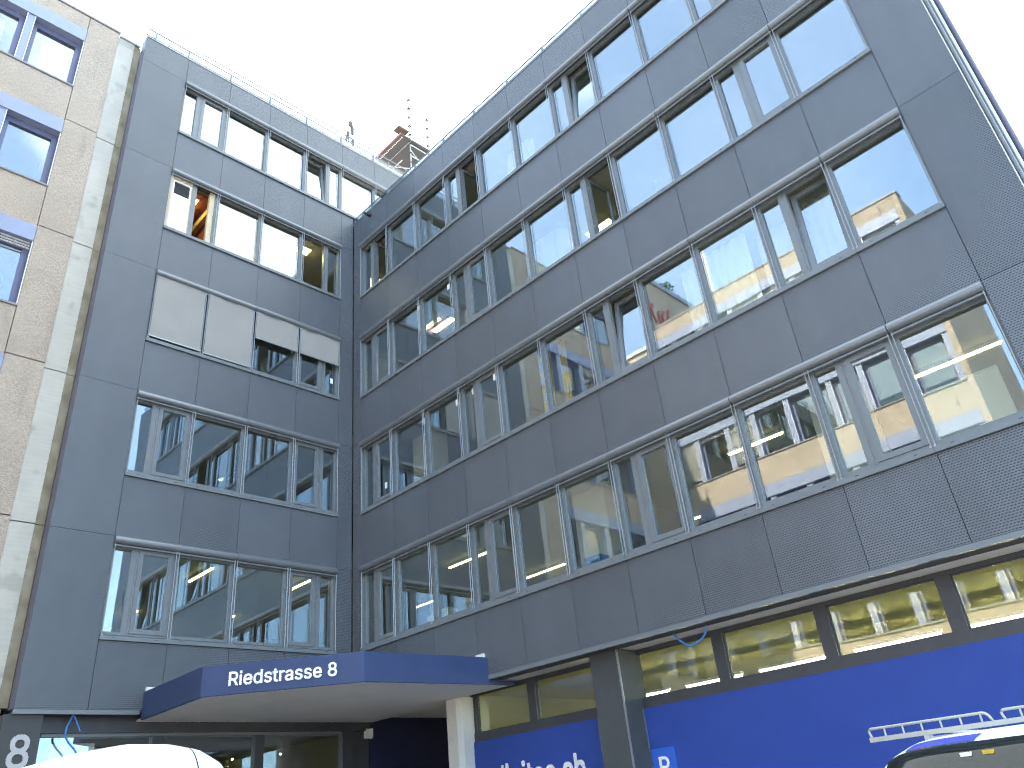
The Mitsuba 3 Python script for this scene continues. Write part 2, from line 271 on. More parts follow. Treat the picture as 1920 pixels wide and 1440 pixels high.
def window(M, u0, u1, k, kind, seed_open=None):
    """one window of the ribbon: kind plain | left (sash at the left) | right (sash at the right); seed_open: None | tilt | swing"""
    W = numbered(OB + '__window'); z0, z1 = zb(k) + 0.12, zr(k) - 0.15
    fw0, fw1 = 0.07, 0.16
    if kind == 'plain':
        put(W + '__frame', boxes(M, *ring(u0 + .003, u1 - .003, fw0, fw1, z0, z1, 0.055, 0.055, 0.06, 0.07)), 'm_frame')
        put(W + '__pane', pane(M, u0 + .055, u1 - .055, 0.12, z0 + .055, z1 - .065), 'm_glass', True)
        put(W + '__pane_edge', boxes(M, *ring(u0 + .058, u1 - .058, 0.100, 0.112, z0 + .06, z1 - .07, .008, .008, .008, .008)), 'm_alu')
        return W
    a, b = (u0, u0 + 0.50) if kind == 'right' else (u1 - 0.50, u1)      # fixed light
    c, d = (u0 + 0.50, u1) if kind == 'right' else (u0, u1 - 0.50)      # sash opening
    pl, prr = (0.055, 0.10) if kind == 'right' else (0.10, 0.055)
    put(W + '__frame', boxes(M, *(ring(a + .003, b - .0015, fw0, fw1, z0, z1, pl, prr, 0.06, 0.07) + ring(c + .0015, d - .003, fw0, fw1, z0, z1, .04 if kind == 'right' else .055, .055 if kind == 'right' else .04, 0.045, 0.05))), 'm_frame')
    put(W + '__pane', pane(M, a + pl - .003, b - prr + .003, 0.12, z0 + .055, z1 - .065), 'm_glass', True)
    l, r = (c + .043, d - .058) if kind == 'right' else (c + .058, d - .043)
    zs0, zs1 = z0 + .048, z1 - .053
    rb = ring(l, r, 0.055, 0.135, zs0, zs1, 0.085, 0.075, 0.08, 0.08)
    S = numbered(W + '__sash')
    if seed_open == 'tilt':
        sl = 0.115
        scene[S] = mikit.ply(lean_boxes(M, [(x0, x1, y0 + .03, y1 + .03, e, f) for x0, x1, y0, y1, e, f in rb], zs0, sl), 'm_frame')
        put(W + '__pane', pane(M, l + .083, r - .073, 0.125 + sl * .078, zs0 + .078, zs1 - .078, lean=sl * (zs1 - zs0 - .156)), 'm_glass', True)
    elif seed_open == 'swing':
        an = math.radians(82)
        scene[S] = mikit.ply(swing_boxes(M, [(x0, x1, y0 + .09, y1 + .09, e, f) for x0, x1, y0, y1, e, f in rb], l, 0.15, an), 'm_frame')
        V, F = pane(ID, l + .083, r - .073, 0.185, zs0 + .078, zs1 - .078); V = V.copy(); cA, sA = math.cos(an), math.sin(an); x, y = V[:, 0] - l, V[:, 1] - .15
        V[:, 0] = l + x * cA - y * sA; V[:, 1] = .15 + x * sA + y * cA; put(W + '__pane', (xf(V, M), F), 'm_glass', True)
        put(W + '__hinge', boxes(M, (l + .002, l + .02, 0.137, 0.16, zs0 + .25, zs0 + .33), (l + .002, l + .02, 0.137, 0.16, zs1 - .33, zs1 - .25)), 'm_alu')
    else:
        scene[S] = mikit.ply(boxes(M, *rb), 'm_frame')
        put(W + '__pane', pane(M, l + .083, r - .073, 0.10, zs0 + .078, zs1 - .078), 'm_glass', True)
        put(W + '__pane_edge', boxes(M, *ring(l + .0865, r - .0765, 0.08, 0.092, zs0 + .082, zs1 - .082, .008, .008, .008, .008)), 'm_alu')
    return W

def ribbon(M, U, k, kinds, opens, n0=0, ends=(True, True)):
    n = len(kinds)
    for i in range(n):
        if kinds[i]: window(M, U[i], U[i + 1], k, kinds[i], opens.get(i))
    # sill, one length per two windows, with drip holes
    for i in range(0, n, 2):
        j = min(i + 2, n)
        a, b = U[i] + (0 if i == 0 else 0.002), U[j] - 0.002
        V, F = boxes(ID, (a, b, -0.045, 0.085, zb(k) + 0.005, zb(k) + 0.115)); V = V.copy(); V[(V[:, 1] < 0) & (V[:, 2] > zb(k) + .1), 2] -= 0.03
        put(OB + '__window_sill', (xf(V, M), F), 'm_frame')
        sl = []
        for q in range(i, j): sl += [(U[q] + .22, U[q] + .26, -0.0475, -0.0452, zb(k) + .05, zb(k) + .06), (U[q + 1] - .26, U[q + 1] - .22, -0.0475, -0.0452, zb(k) + .05, zb(k) + .06)]
        put(OB + '__drip_slot', boxes(M, *sl), 'm_rubber')
        c = ucyl(M, a + 0.004, b - 0.004, -0.015, zr(k) - 0.085, 0.078)
        put(OB + '__blind_box', c, 'm_roller', 40)
        put(OB + '__blind_rail', boxes(M, (a + .01, b - .01, -0.03, 0.0, zr(k) - 0.205, zr(k) - 0.175)), 'm_frame')
        put(OB + '__head_panel', boxes(M, (a, b, 0.03, 0.165, zr(k) - 0.149, zr(k) - 0.004)), 'm_frame_dark')
    for i in range(n + 1):
        for s in (-1, 1):
            if (i == 0 and s < 0) or (i == n and s > 0): continue
            u = U[i] + s * 0.028
            put(OB + '__guide_rail', cat(tube(xf([[u, -0.03, zb(k) + .10], [u, -0.03, zr(k) - .16]], M), 0.0085, 6), boxes(M, (u - .014, u + .014, -0.05, 0.02, zb(k) + .075, zb(k) + .105))), 'm_alu', 40)
    # jambs
    put(OB + '__window_jamb', boxes(M, (U[0] - 0.001, U[0] + 0.002, 0.0, 0.2, zb(k) + .115, zr(k))), 'm_frame')
    if ends[1]: put(OB + '__window_jamb', boxes(M, (U[n] - 0.002, U[n] + 0.001, 0.0, 0.2, zb(k) + .115, zr(k))), 'm_frame')

AK = ['right', 'plain', 'plain', 'left']
for k in range(4):
    kk = list(AK); op = {}
    if k == 3: kk[0] = None; op = {3: 'swing'}
    ribbon(FA, UA[:5], k, kk, op)
ribbon(FA, UA, 4, AK + ['plain', 'plain', 'left'], {3: 'tilt'}, ends=(True, False))
BK = ['right', 'plain', 'plain'] * 3 + ['right', 'plain']
for k in range(4):
    ribbon(FB, UB, k, BK, {0: {}, 1: {}, 2: {6: 'swing'}, 3: {0: 'swing', 3: 'swing', 6: 'tilt'}}[k] if k != 1 else {6: 'tilt', 9: 'tilt'})

# the window being worked on (wing A, fourth storey): pale wooden frame, white panel with a grille, open gap
W = numbered(OB + '__window'); tag(W, 'window under repair with a pale timber frame, white panel and dark grille')
u0, u1, z0, z1 = UA[0], UA[1], zb(3) + .12, zr(3) - .15
put(W + '__frame', boxes(FA, *ring(u0 + .003, u0 + .60, .06, .16, z0, z1, .10, .008, .03, .09)), 'm_wood_pale')
put(W + '__white_panel', boxes(FA, (u0 + .104, u0 + .59, .09, .12, z0 + .032, z1 - .55), (u0 + .104, u0 + .15, .09, .12, z1 - .548, z1 - .092), (u0 + .55, u0 + .59, .09, .12, z1 - .548, z1 - .092), (u0 + .152, u0 + .548, .09, .12, z1 - .15, z1 - .092)), 'm_white')
put(W + '__grille', boxes(FA, *([(u0 + .152, u0 + .548, .125, .13, z1 - .548, z1 - .152)] + [(u0 + .152, u0 + .548, .095, .124, z1 - .54 + .035 * q, z1 - .528 + .035 * q) for q in range(11)])), 'm_frame_dark')
put(W + '__post', boxes(FA, (u0 + .602, u0 + .72, .05, .17, z0, z1)), 'm_frame')
put(W + '__jamb', boxes(FA, (u1 - .055, u1 - .003, .07, .16, z0, z1)), 'm_frame')
put(W + '__timber_jamb', boxes(FA, (u1 - .19, u1 - .058, .09, .20, z0, z1)), 'm_wood_pale')
put(OB + '__timber_ceiling', boxes(ID, (-6.3, -4.3, .36, 4.5, 16.88, 16.95)), 'm_red_ceiling')
put(OB + '__partition', boxes(ID, (-4.18, -4.12, .8, 6.9, 14.4, 16.9)), 'm_red_ceiling')
put(OB + '__timber_beam', boxes(ID, (-4.34, -4.2, .5, 5.0, 16.50, 16.7)), 'm_wood')
tag(OB + '__timber_ceiling', 'reddish brown ceiling seen through the open window')

# fabric blinds, wing A third storey
for i, zbot in enumerate((11.88, 11.86, 12.78, 12.78)):
    n, m = 16, 12; V, F = [], []
    u0, u1, zt = UA[i] + .045, UA[i + 1] - .045, zr(2) - .13
    for a in range(n):
        for b in range(m):
            s, t = a / (n - 1), b / (m - 1)
            h = 0.008 * math.sin(5 * s + 7 * t + i) * t * (1 - t) * 3 + (0.02 * math.exp(-((s - .78) ** 2) / .01) * math.sin(math.pi * t) if i == 0 else 0.006 * math.sin(9 * s * t + i))
            V.append([u0 + (u1 - u0) * s, -0.03 - h, zbot + (zt - zbot) * t])
    for a in range(n - 1):
        for b in range(m - 1):
            q = a * m + b; F += [[q, q + m, q + m + 1], [q, q + m + 1, q + 1]]
    B = numbered(OB + '__fabric_blind'); scene[B] = mikit.ply((np.array(V), np.array(F)), 'm_fabric', True)
    put(B + '__bottom_bar', boxes(FA, (u0 - .01, u1 + .01, -0.045, -0.012, zbot - .03, zbot - .001)), 'm_alu')

# roof edges: metal cap, glass upstand, posts, handrail
def roof_edge(M, ua, ub, z, zg, posts):
    put(OB + '__parapet_cap', boxes(M, (ua, ub, -0.012, 0.36, z - .0, z + .03)), 'm_frame')
    ps = [ua + .03] + list(posts) + [ub]
    for a, b in zip(ps, ps[1:]):
        if b - a > .2: put(OB + '__glass_upstand', pane(M, a + .015, b - .015, 0.08, z + .035, zg, tilt=0.003), 'm_rail_glass', True)
    put(OB + '__upstand_rail', boxes(M, (ua, ub, 0.066, 0.094, zg + .001, zg + .018)), 'm_frame')
    put(OB + '__upstand_rail', boxes(M, (ua, ub, 0.10, 0.125, z + .205, z + .235)), 'm_frame')
    for p in posts: put(OB + '__upstand_post', boxes(M, (p - .012, p + .012, 0.05, 0.13, z + .031, zg)), 'm_frame')
roof_edge(FA, -6.75, 9.0, 21.22, 21.65, [-6.50] + UA)
roof_edge(FB, 0.0, 15.52, 18.02, 18.33, UB)
put(OB + '__handrail', cat(tube([[-5.0, .55, 22.45], [9, .55, 22.45]], .018, 8), *[tube([[x, .55, 21.15], [x, .55, 22.44]], .014, 6) for x in (-4.9, -2.4, .1, 2.6, 5.1)]), 'm_frame', 40)
# bottom trim and soffits
for M, a, b in ((FA, -6.75, -4.66), (FB, 4.55, 15.52)):
    put(OB + '__trim', boxes(M, (a, b, -0.02, 0.05, 3.82, 3.895)), 'm_frame')
    put(OB + '__soffit', boxes(M, (a, b, 0.051, 0.36, 3.825, 3.858)), 'm_soffit_dark')
put(OB + '__soffit', boxes(ID, (0.361, 0.80, -15.5, -4.55, 3.83, 3.859)), 'm_plaster')
put(OB + '__soffit', boxes(ID, (-6.7, -4.66, 0.361, 0.42, 3.83, 3.859)), 'm_soffit')
# pipes on the end wall
for x, y, r, m in ((0.10, -15.565, .03, 'm_frame'), (0.9, -15.60, .035, 'm_steel'), (2.2, -15.65, .045, 'm_return')):
    put(OB + '__downpipe', cat(tube([[x, y, 0.2], [x, y, 12.1 + x * 3]], r, 10), *[boxes(ID, (x - r - .01, x + r + .01, y - r - .01, -15.52, z, z + .05)) for z in (3.2, 6.6)]), m, 40)

# ---------------- ground floor, wing B
XW = 0.79
put(OB + '__storefront_frame', boxes(FB, (2.95, 6.44, XW - .03, XW + .12, 2.88, 3.04), (7.36, 15.5, XW - .03, XW + .12, 2.88, 3.04), (3.28, 6.44, XW - .01, XW + .10, 3.765, 3.828), (7.36, 15.5, XW - .01, XW + .10, 3.765, 3.828),
    (3.14, 3.28, XW - .01, XW + .10, 3.041, 3.828), (7.30, 7.42, XW - .01, XW + .10, 3.041, 3.828)), 'm_frame_dark')
gm = [3.28, 4.88, 6.5]
for u in (4.88, 9.08, 10.87, 12.64, 14.41): put(OB + '__mullion', boxes(FB, (u - .10, u + .10, XW - .02, XW + .11, 3.041, 3.764)), 'm_frame_dark')
for a, b in ((3.28, 4.78), (4.98, 6.44), (7.42, 8.98), (9.18, 10.77), (10.97, 12.54), (12.74, 14.31), (14.51, 15.5)):
    Wk = numbered(OB + '__shop_window'); put(Wk + '__pane', pane(FB, a, b, XW + .05, 3.035, 3.77), 'm_glass', True)
    put(Wk + '__bead', boxes(FB, *ring(a, b, XW + .03, XW + .045, 3.042, 3.763, .02, .02, .02, .02)), 'm_frame_dark')
for a, b in ((2.93, 6.44), (7.47, 15.5)):
    pnl = put(OB + '__blue_panel', boxes(FB, (a, b, XW - .06, XW, 0.1, 2.878)), 'm_blue')
put(OB + '__pillar', boxes(FB, (6.83, 7.45, 0.27, XW + .1, 0, 3.822)), 'm_pillar')
put(OB + '__pillar_edge', boxes(FB, (7.425, 7.462, 0.255, 0.269, 0, 3.82)), 'm_alu')
put(OB + '__panel_edge', boxes(FB, (7.452, 7.469, XW - .075, XW - .04, 0.1, 2.87)), 'm_alu')
col = Polygon([(0.40, -2.80), (0.52, -2.66), (0.95, -2.66), (0.95, -3.20), (0.48, -3.20), (0.40, -3.10)])
put(OB + '__column', prism(list(col.exterior.coords)[:-1], 0, 3.729), 'm_plaster')
put(OB + '__column', boxes(ID, (0.60, 0.90, -3.145, -2.9, 0, 3.75)), 'm_plaster')
put(OB + '__lettering', text_on(FB, 'digitec.ch', 3.74, XW - .061, 1.885, 0.50, 2.30), 'm_white')
tag(OB + '__lettering', 'white lettering on the left blue wall panel')
# shop interior, wing B ground floor
put(OB + '__shop_wall', boxes(ID, (6.4, 6.5, -15.4, 0.3, 0, 3.858), (0.95, 6.4, -15.4, -15.3, 0, 3.858), (0.95, 6.4, -3.0, -2.9, 0, 3.858)), 'm_room_yellow')
put(OB + '__shop_ceiling', boxes(ID, (0.93, 6.4, -15.3, -3.0, 3.80, 3.857)), 'm_room_yellow')
# ---------------- ground floor, wing A
put(OB + '__pillar', boxes(FA, (-6.86, -6.25, 0.05, 0.5, 0, 3.819)), 'm_pillar')
put(OB + '__house_number', text_on(FA, '8', -6.70, 0.049, 2.99, 0.50, 0.33), 'm_letter_grey')
YS = 0.38
put(OB + '__storefront_frame', boxes(FA, (-6.245, 0.75, YS - .05, YS + .12, 3.56, 3.86), (0.0, 0.30, YS - .05, YS + .1, 0, 3.559), (-6.245, -6.15, YS, YS + .1, 0, 3.559)), 'm_frame_dark')
put(OB + '__storefront_head', boxes(FA, (-6.14, -0.01, YS + .0, YS + .06, 3.50, 3.558)), 'm_frame')
for x in (-4.12, -2.0): put(OB + '__mullion', boxes(FA, (x - .10, x + .10, YS - .03, YS + .11, 0, 3.499)), 'm_frame_dark')
for a, b in ((-6.15, -4.22), (-4.02, -2.1), (-1.9, 0.0)):
    Wk = numbered(OB + '__shop_window'); put(Wk + '__pane', pane(FA, a, b, YS + .05, 0.1, 3.5), 'm_glass', True)
    put(Wk + '__bead', boxes(FA, *ring(a, b, YS + .061, YS + .075, .1, 3.498, .02, .02, .02, .02)), 'm_frame')
put(OB + '__entrance_wall', boxes(FA, (0.31, 0.74, YS + .01, YS + .15, 0, 3.559)), 'm_frame_dark')
put(OB + '__entrance_wall', boxes(FA, (0.75, 4.5, YS, YS + .15, 0, 3.858)), 'm_navy')
put(OB + '__shop_wall', boxes(ID, (-6.6, 4.4, 6.3, 6.4, 0, 3.858), (-6.68, -6.6, .5, 6.3, 0, 3.858), (0.5, 0.6, .6, 6.3, 0, 3.858)), 'm_room_dark')
put(OB + '__shop_ceiling', boxes(ID, (-6.6, 0.5, 0.52, 6.3, 3.6, 3.857)), 'm_room_dark')
put(OB + '__shop_sign_board', boxes(ID, (-5.9, -5.15, .62, .66, 2.95, 3.42)), 'm_sticker')

# ---------------- entrance canopy
CP = numbered(OB + '__canopy'); tag(CP, 'blue polygonal entrance canopy with a pale soffit')
cp = [(-4.62, -0.004), (-4.66, -2.50), (-2.69, -4.35), (-0.004, -4.56)]
def fascia(p, q, z0=3.73, z1=4.22, t=0.05):
    p, q = np.array(p), np.array(q); d = (q - p) / np.linalg.norm(q - p); n = np.array([-d[1], d[0]])
    return prism([p, q, q + n * t, p + n * t], z0, z1)
for p, q in zip(cp, cp[1:]): put(CP + '__fascia', fascia(p, q), 'm_canopy')
put(CP + '__fascia', boxes(ID, (0.0, 0.66, -4.56, -4.51, 3.732, 3.815)), 'm_canopy')
put(CP + '__soffit', prism([(-4.56, 0.33), (-4.60, -2.46), (-2.67, -4.28), (0.6, -4.49), (0.6, -2.6), (0.8, -2.6), (0.8, 0.33)], 3.742, 3.78), 'm_soffit')
put(CP + '__roof', prism([(-4.56, -0.004), (-4.60, -2.46), (-2.67, -4.28), (-0.004, -4.49), (-0.004, -0.004)], 4.08, 4.12), 'm_roof')
put(CP + '__end_flashing', boxes(ID, (-4.60, -4.40, -0.06, -0.006, 4.20, 4.30), (-0.06, -0.006, -4.50, -4.28, 4.20, 4.30)), 'm_white')
p, q = np.array(cp[1]), np.array(cp[2]); a_ = math.degrees(math.atan2(q[1] - p[1], q[0] - p[0]))
put(CP + '__lettering', text_on(face(p[0], p[1], a_), 'Riedstrasse 8', 0.45, -0.001, 3.87, 0.213, 1.80), 'm_white')
k = put('wall_lamp', cat(boxes(ID, (0.62, 0.80, 0.30, 0.37, 3.42, 3.60)), boxes(ID, (0.60, 0.82, 0.365, 0.379, 3.40, 3.62))), 'm_sticker'); tag(k, 'small pale wall lamp on the dark wall under the canopy', 'wall lamp')

# ------------------------------------------------------------------ lamps behind the windows
LC = np.array([1.0, 0.88, 0.30]) * 0.10
def tube_lamp(x0, x1, y0, y1, z, L, label, group, LC=LC):
    t = thing('ceiling_lamp', label, 'ceiling lamp', group)
    k = t + '__tube'; used.add(k); scene[k] = mikit.ply(boxes(ID, (x0, x1, y0, y1, z - .03, z)), 'm_lamp', emitter={'type': 'area', 'radiance': rgb(*(LC * L))})
    put(t + '__housing', boxes(ID, (x0 - .02, x1 + .02, y0 - .03, y1 + .03, z + .002, z + .052)), 'm_sticker')
F1 = 'lit fluorescent tube under the first floor ceiling behind the right facade'
for x, a, b, w in ((1.75, -1.6, -3.1, 'nearest to the inner corner'), (4.25, -1.6, -3.2, 'deep in the room by the inner corner'), (1.82, -9.55, -10.65, 'near the middle windows'), (1.78, -13.0, -14.3, 'behind the last window at the right'), (4.38, -6.0, -7.2, 'deep in the room behind the column')):
    tube_lamp(x - .02, x + .02, b, a, 7.0, 9, 'first-floor tube behind the right facade, ' + w, 'tubes behind the right facade, first floor')
for x, a, b, w in ((-3.15, 1.95, .80, 'front left one'), (-.73, 5.6, 4.5, 'rear right one'), (-.71, 1.7, .7, 'front right one'), (-3.15, 5.8, 4.9, 'rear left one')):
    tube_lamp(x - .02, x + .02, b, a, 7.0, 9, 'first-floor tube behind the left facade, ' + w, 'tubes behind the left facade, first floor')
tube_lamp(1.30, 1.46, -2.75, -1.95, 13.6, 9, 'lit lamp in the third floor room near the inner corner', None)
tube_lamp(1.65, 1.8, -8.1, -7.4, 13.6, 9, 'lit lamp behind the open third floor sash of the right facade', None)
tube_lamp(1.12, 1.4, .55, 1.2, 16.9, 9, 'lit lamp at the fourth floor corner window of the right facade', None)
tube_lamp(-4.95, -4.6, .55, .95, 16.85, 12, 'bright square lamp on the reddish ceiling of the open window', None)
tube_lamp(-4.04, -3.9, 1.0, 2.0, 16.8, 12, 'lamp behind the timber beam of the open window', None)
tube_lamp(-1.45, -1.1, .6, .85, 16.9, 12, 'bright lamp behind the open sash of the left facade', None)
for (a, b), w in zip(((-5.75, -6.45), (-6.9, -8.1), (-8.5, -9.9), (-10.3, -11.7), (-12.1, -13.5), (-13.9, -15.1)), ('first', 'second', 'third', 'fourth', 'fifth', 'last')):
    tube_lamp(3.0, 3.06, b, a, 3.4, 75, f'long yellow tube above the blue wall, {w} one counted from the dark pillar', 'tubes above the blue wall', np.array([.1, .092, .048]))
for i in range(9):
    x, y, z = -3.7 + 0.32 * i + (0.9 if i > 4 else 0), 2.6 + .5 * (i % 2), 3.35 - .03 * (i % 2)
    s = trimesh.creation.icosphere(1, 0.022); s.apply_translation([x, y, z]); k = put('spotlight', s, 'm_lamp', emitter={'type': 'area', 'radiance': rgb(2, 1.8, 1.4)}); tag(k, 'tiny round spotlight on the dark shop ceiling under the canopy', 'spotlight', 'spotlights of the dark shop')

# ------------------------------------------------------------------ things behind or on the glass
def sheet(name, M, u0, u1, w, z0, z1, mat, waves, label, catg, amp=0.03, group=None):
    n = 40; V, F = [], []
    for i in range(n):
        s = i / (n - 1)
        for t in (0, 1): V.append([u0 + (u1 - u0) * s, w + amp * math.sin(s * waves * 2 * math.pi) * (0.7 + .3 * math.sin(5 * s)), z0 + (z1 - z0) * t])
    for i in range(n - 1): F += [[2 * i, 2 * i + 2, 2 * i + 3], [2 * i, 2 * i + 3, 2 * i + 1]]
    k = put(name, (xf(V, M), np.array(F)), mat, True); tag(k, label, catg, group)
sheet('curtain', FB, 6.40, 6.75, .45, 8.0, 10.3, 'm_curtain_yellow', 4, 'yellow curtain strip behind the second floor window left of the column', 'curtain')
sheet('curtain', FB, 6.95, 7.15, .5, 8.0, 10.3, 'm_curtain_yellow', 2, 'narrow yellow curtain beside the wider yellow one', 'curtain')
sheet('curtain', FB, 10.15, 11.55, .5, 8.0, 10.25, 'm_curtain', 7, 'pale pleated curtain behind the second floor window', 'curtain')
sheet('curtain', FB, 12.35, 13.2, .6, 8.0, 10.2, 'm_curtain', 5, 'pale pleated curtain behind the tilted second floor sash', 'curtain')
sheet('curtain', FB, 6.15, 7.05, .8, 11.3, 13.5, 'm_curtain', 3, 'pale curtain behind the third floor window', 'curtain')
sheet('curtain', FB, 5.9, 6.9, .8, 14.6, 16.8, 'm_curtain', 3, 'pale curtain behind the top floor window of the right facade', 'curtain')
k = put('whiteboard', cat(boxes(FB, (13.15, 14.2, 1.0, 1.03, 5.3, 6.33)), boxes(FB, *ring(13.12, 14.23, .985, 1.045, 5.27, 6.36, .028, .028, .028, .028))), 'm_white'); tag(k, 'white board standing behind the last first floor window', 'whiteboard')
for (M, u, z, w, l) in ((FB, 2.85, 13.35, .117, 'upper corner of the second third-floor pane'), (FB, 1.58, 13.32, .08, 'upper corner of the first third-floor sash'), (FB, 4.05, 13.33, .117, 'upper corner of the third third-floor pane'), (FB, 2.88, 10.04, .117, 'upper corner of the second second-floor pane'), (FB, 4.08, 10.0, .117, 'upper corner of the third second-floor pane'), (FB, 4.65, 10.05, .117, 'narrow second-floor light left of a sash'), (FB, 5.4, 10.05, .08, 'second second-floor sash from the corner'), (FA, -.62, 12.3, .1, 'pane under the right fabric blind'), (FB, 1.35, 8.9, .08, 'foot of the first second-floor sash')):
    k = put('paper_note', boxes(M, (u - .045, u + .045, w - .012, w - .008, z - .08, z + .08)), 'm_sticker'); tag(k, 'small white paper note on the ' + l, 'paper note', 'paper notes on the panes')
for (u, w, z, a, b, c, m, l) in ((2.2, .5, 5.25, .35, .3, .3, 'm_sticker', 'white box on the first floor window shelf near the corner'), (2.65, .55, 5.25, .2, .25, .38, 'm_white', 'tall white box beside the other box near the corner'), (3.6, .5, 5.24, .9, .3, .22, 'm_box_blue', 'long blue box on the first floor window shelf'), (6.9, .45, 5.24, .35, .3, .32, 'm_box_blue', 'blue box at the foot of the pale column behind the glass')):
    k = put('storage_box', cat(boxes(FB, (u, u + a, w, w + b, z, z + c * .8)), boxes(FB, (u - .01, u + a + .01, w - .01, w + b + .01, z + c * .8 + .001, z + c))), m); tag(k, l, 'box')
put(OB + '__window_shelf', boxes(FB, (0.5, 14.5, .36, .85, 5.16, 5.22)), 'm_room')

# ------------------------------------------------------------------ beige precast buildings
def beige(key, M, u0, u1, rows, bay, windows_from, roof_z, blinds=(), spandrel=5.2, skip_end=0.0):
    """rows: (sill z, box bottom z, box top z) from the top down; windows run from windows_from towards u0"""
    tops = [roof_z] + [r[0] for r in rows]
    ue = windows_from
    for i, (zs, zlo, zhi) in enumerate(rows):
        # spandrel above this row of windows
        u = ue
        while u > u0 + .1:
            v = max(u - spandrel, u0)
            put(key + '__spandrel_panel', boxes(M, (v + .008, u - .008, 0, .2, zhi + .012, tops[i] - .012)), 'm_aggregate'); u = v
        b = numbered(key + '__window_band'); j = 0
        u = ue
        while u > u0 + .4:
            v = u - 2 * bay
            put(key + '__roller_box', boxes(M, (max(v, u0) + .004, u - .004, -.03, .17, zlo, zhi - .006)), 'm_lavender'); u = v
        u = ue
        while u - bay > u0 - .05:
            a = u - bay
            W = numbered(key + '__window')
            put(W + '__frame', boxes(M, *ring(a + .15, u, .17, .24, zs + .04, zlo, .13, .13, .05, .16)), 'm_lavender_dark')
            put(W + '__pane', pane(M, a + .278, u - .128, .21, zs + .085, zlo - .155), 'm_glass', True)
            put(W + '__mullion', boxes(M, (a, a + .15, .01, .24, zs + .04, zlo)), 'm_lavender')
            [put(W + '__guide_rail', boxes(M, (g, g + .018, -.005, .03, zs + .04, zlo)), 'm_rail_white') for g in (a + .152, u - .02)]
            if (i, j) in blinds:
                n = blinds[(i, j)]
                put(W + '__blind', boxes(M, *[(a + .175, u - .03, .06, .11, zlo - .03 - .07 * q, zlo - .022 - .07 * q) for q in range(n)]), 'm_slat')
            put(key + '__window_sill', boxes(M, (a + .003, u, -.035, .22, zs - .006, zs + .038)), 'm_coping')
            u = a; j += 1
        put(key + '__room', boxes(M, (u0, ue, .25, 4.0, zhi - .02, zhi + .4), (u0, ue, 3.9, 4.0, zs - .6, zhi - .03), (u0 - .1, u0, .25, 3.9, zs - .6, zhi - .03), (ue, ue + .1, .25, 3.9, zs - .6, zhi - .03), (u0, ue, .24, .4, zs - 1.2, zs + .02)), 'm_room')
    lo = rows[-1][0]
    put(key + '__spandrel_panel', boxes(M, (u0, ue, 0, .2, 0, lo - .012)), 'm_aggregate')

BL = thing('office_building', 'beige precast concrete office block with lavender blue window bands at the left edge', 'building')
FL = face(0, 0.30, 0)
ROWS = [(18.43 - 3.325 * i, 20.15 - 3.325 * i, 20.57 - 3.325 * i) for i in range(5)]
# heights of the three upper rows as seen: 18.43, 15.09, 11.75
beige(BL, FL, -14.30, -8.10, ROWS, 1.305, -8.10, 21.12, blinds={(2, 0): 3, (1, 2): 5})
js = [21.12, 17.33, 13.98, 10.65, 7.32, 3.95]
for a, b in zip(js, js[1:]): put(BL + '__wall_panel', boxes(FL, (-8.092, -7.36, 0, .25, b + .012, a - .012)), 'm_aggregate')
put(BL + '__wall_panel', boxes(FL, (-8.092, -6.86, 0, .25, 0, 3.93)), 'm_concrete')
js = [21.0, 17.20, 13.88, 10.54, 7.23, 3.95]
for a, b in zip(js, js[1:]):
    V, F = prism([(-7.355, 0.30 + .25), (-7.355, 0.30 + .015), (-7.31, 0.30), (-6.93, 0.30), (-6.93, .55)], b + .012, a - .012)
    put(BL + '__pilaster', (V, F), 'm_concrete')
    put(BL + '__joint_strip', boxes(FL, (-6.928, -6.757, .03, .25, b + .006, a - .006)), 'm_concrete_dirty')
put(BL + '__coping', boxes(FL, (-14.2, -7.33, -.03, .5, 21.121, 21.18)), 'm_coping')
put(BL + '__coping', boxes(FL, (-7.328, -6.80, -.02, .5, 21.001, 21.06)), 'm_coping')
put(BL + '__roof', boxes(FL, (-14.3, -6.8, .26, 9.0, 20.9, 21.0)), 'm_roof')
put(BL + '__body_wall', boxes(FL, (-6.95, -6.82, .255, 9, 0, 20.89), (-14.3, -6.96, 4.05, 4.3, 0, 20.89)), 'm_concrete')
sheet('curtain', FL, -8.9, -8.45, .42, 18.45, 19.9, 'm_curtain', 3, 'pale curtain behind the top window of the beige building at the left edge', 'curtain')
sheet('curtain', FL, -10.2, -9.75, .42, 18.45, 19.9, 'm_curtain', 3, 'pale curtain behind the cut off top window at the left edge', 'curtain')

BR = thing('office_building', 'sunlit beige office wing seen mirrored in the lower windows of the right dark facade', 'building')
XO = -14.30
FR = face(XO, 0, 90)
ROWS2 = [(16.60, 18.30, 18.72)] + [(11.93 - 3.22 * i, 13.70 - 3.22 * i, 14.14 - 3.22 * i) for i in range(3)]
bl2 = {}
for j, n in ((0, 14), (1, 13), (3, 8), (4, 12), (5, 9), (6, 11), (7, 8)): bl2[(0, j)] = n
for j, n in ((0, 23), (1, 3), (2, 23), (3, 2)): bl2[(1, j)] = n
for j, n in ((1, 12), (3, 9)): bl2[(3, j)] = n
beige(BR, FR, -11.43, 0.05, ROWS2, 1.36, -0.55, 19.32, blinds=bl2)
put(BR + '__wall_panel', boxes(FR, (-.545, .3, 0, .25, 0, 19.31)), 'm_aggregate')
put(BR + '__wall_panel', boxes(FR, (-11.62, -11.432, 0, .25, 0, 19.31)), 'm_aggregate')
put(BR + '__wall_panel', boxes(FR, (-11.62, -11.44, .251, 8, 0, 19.31)), 'm_aggregate')
put(BR + '__coping', boxes(FR, (-11.66, .28, -.03, .45, 19.311, 19.38)), 'm_coping')
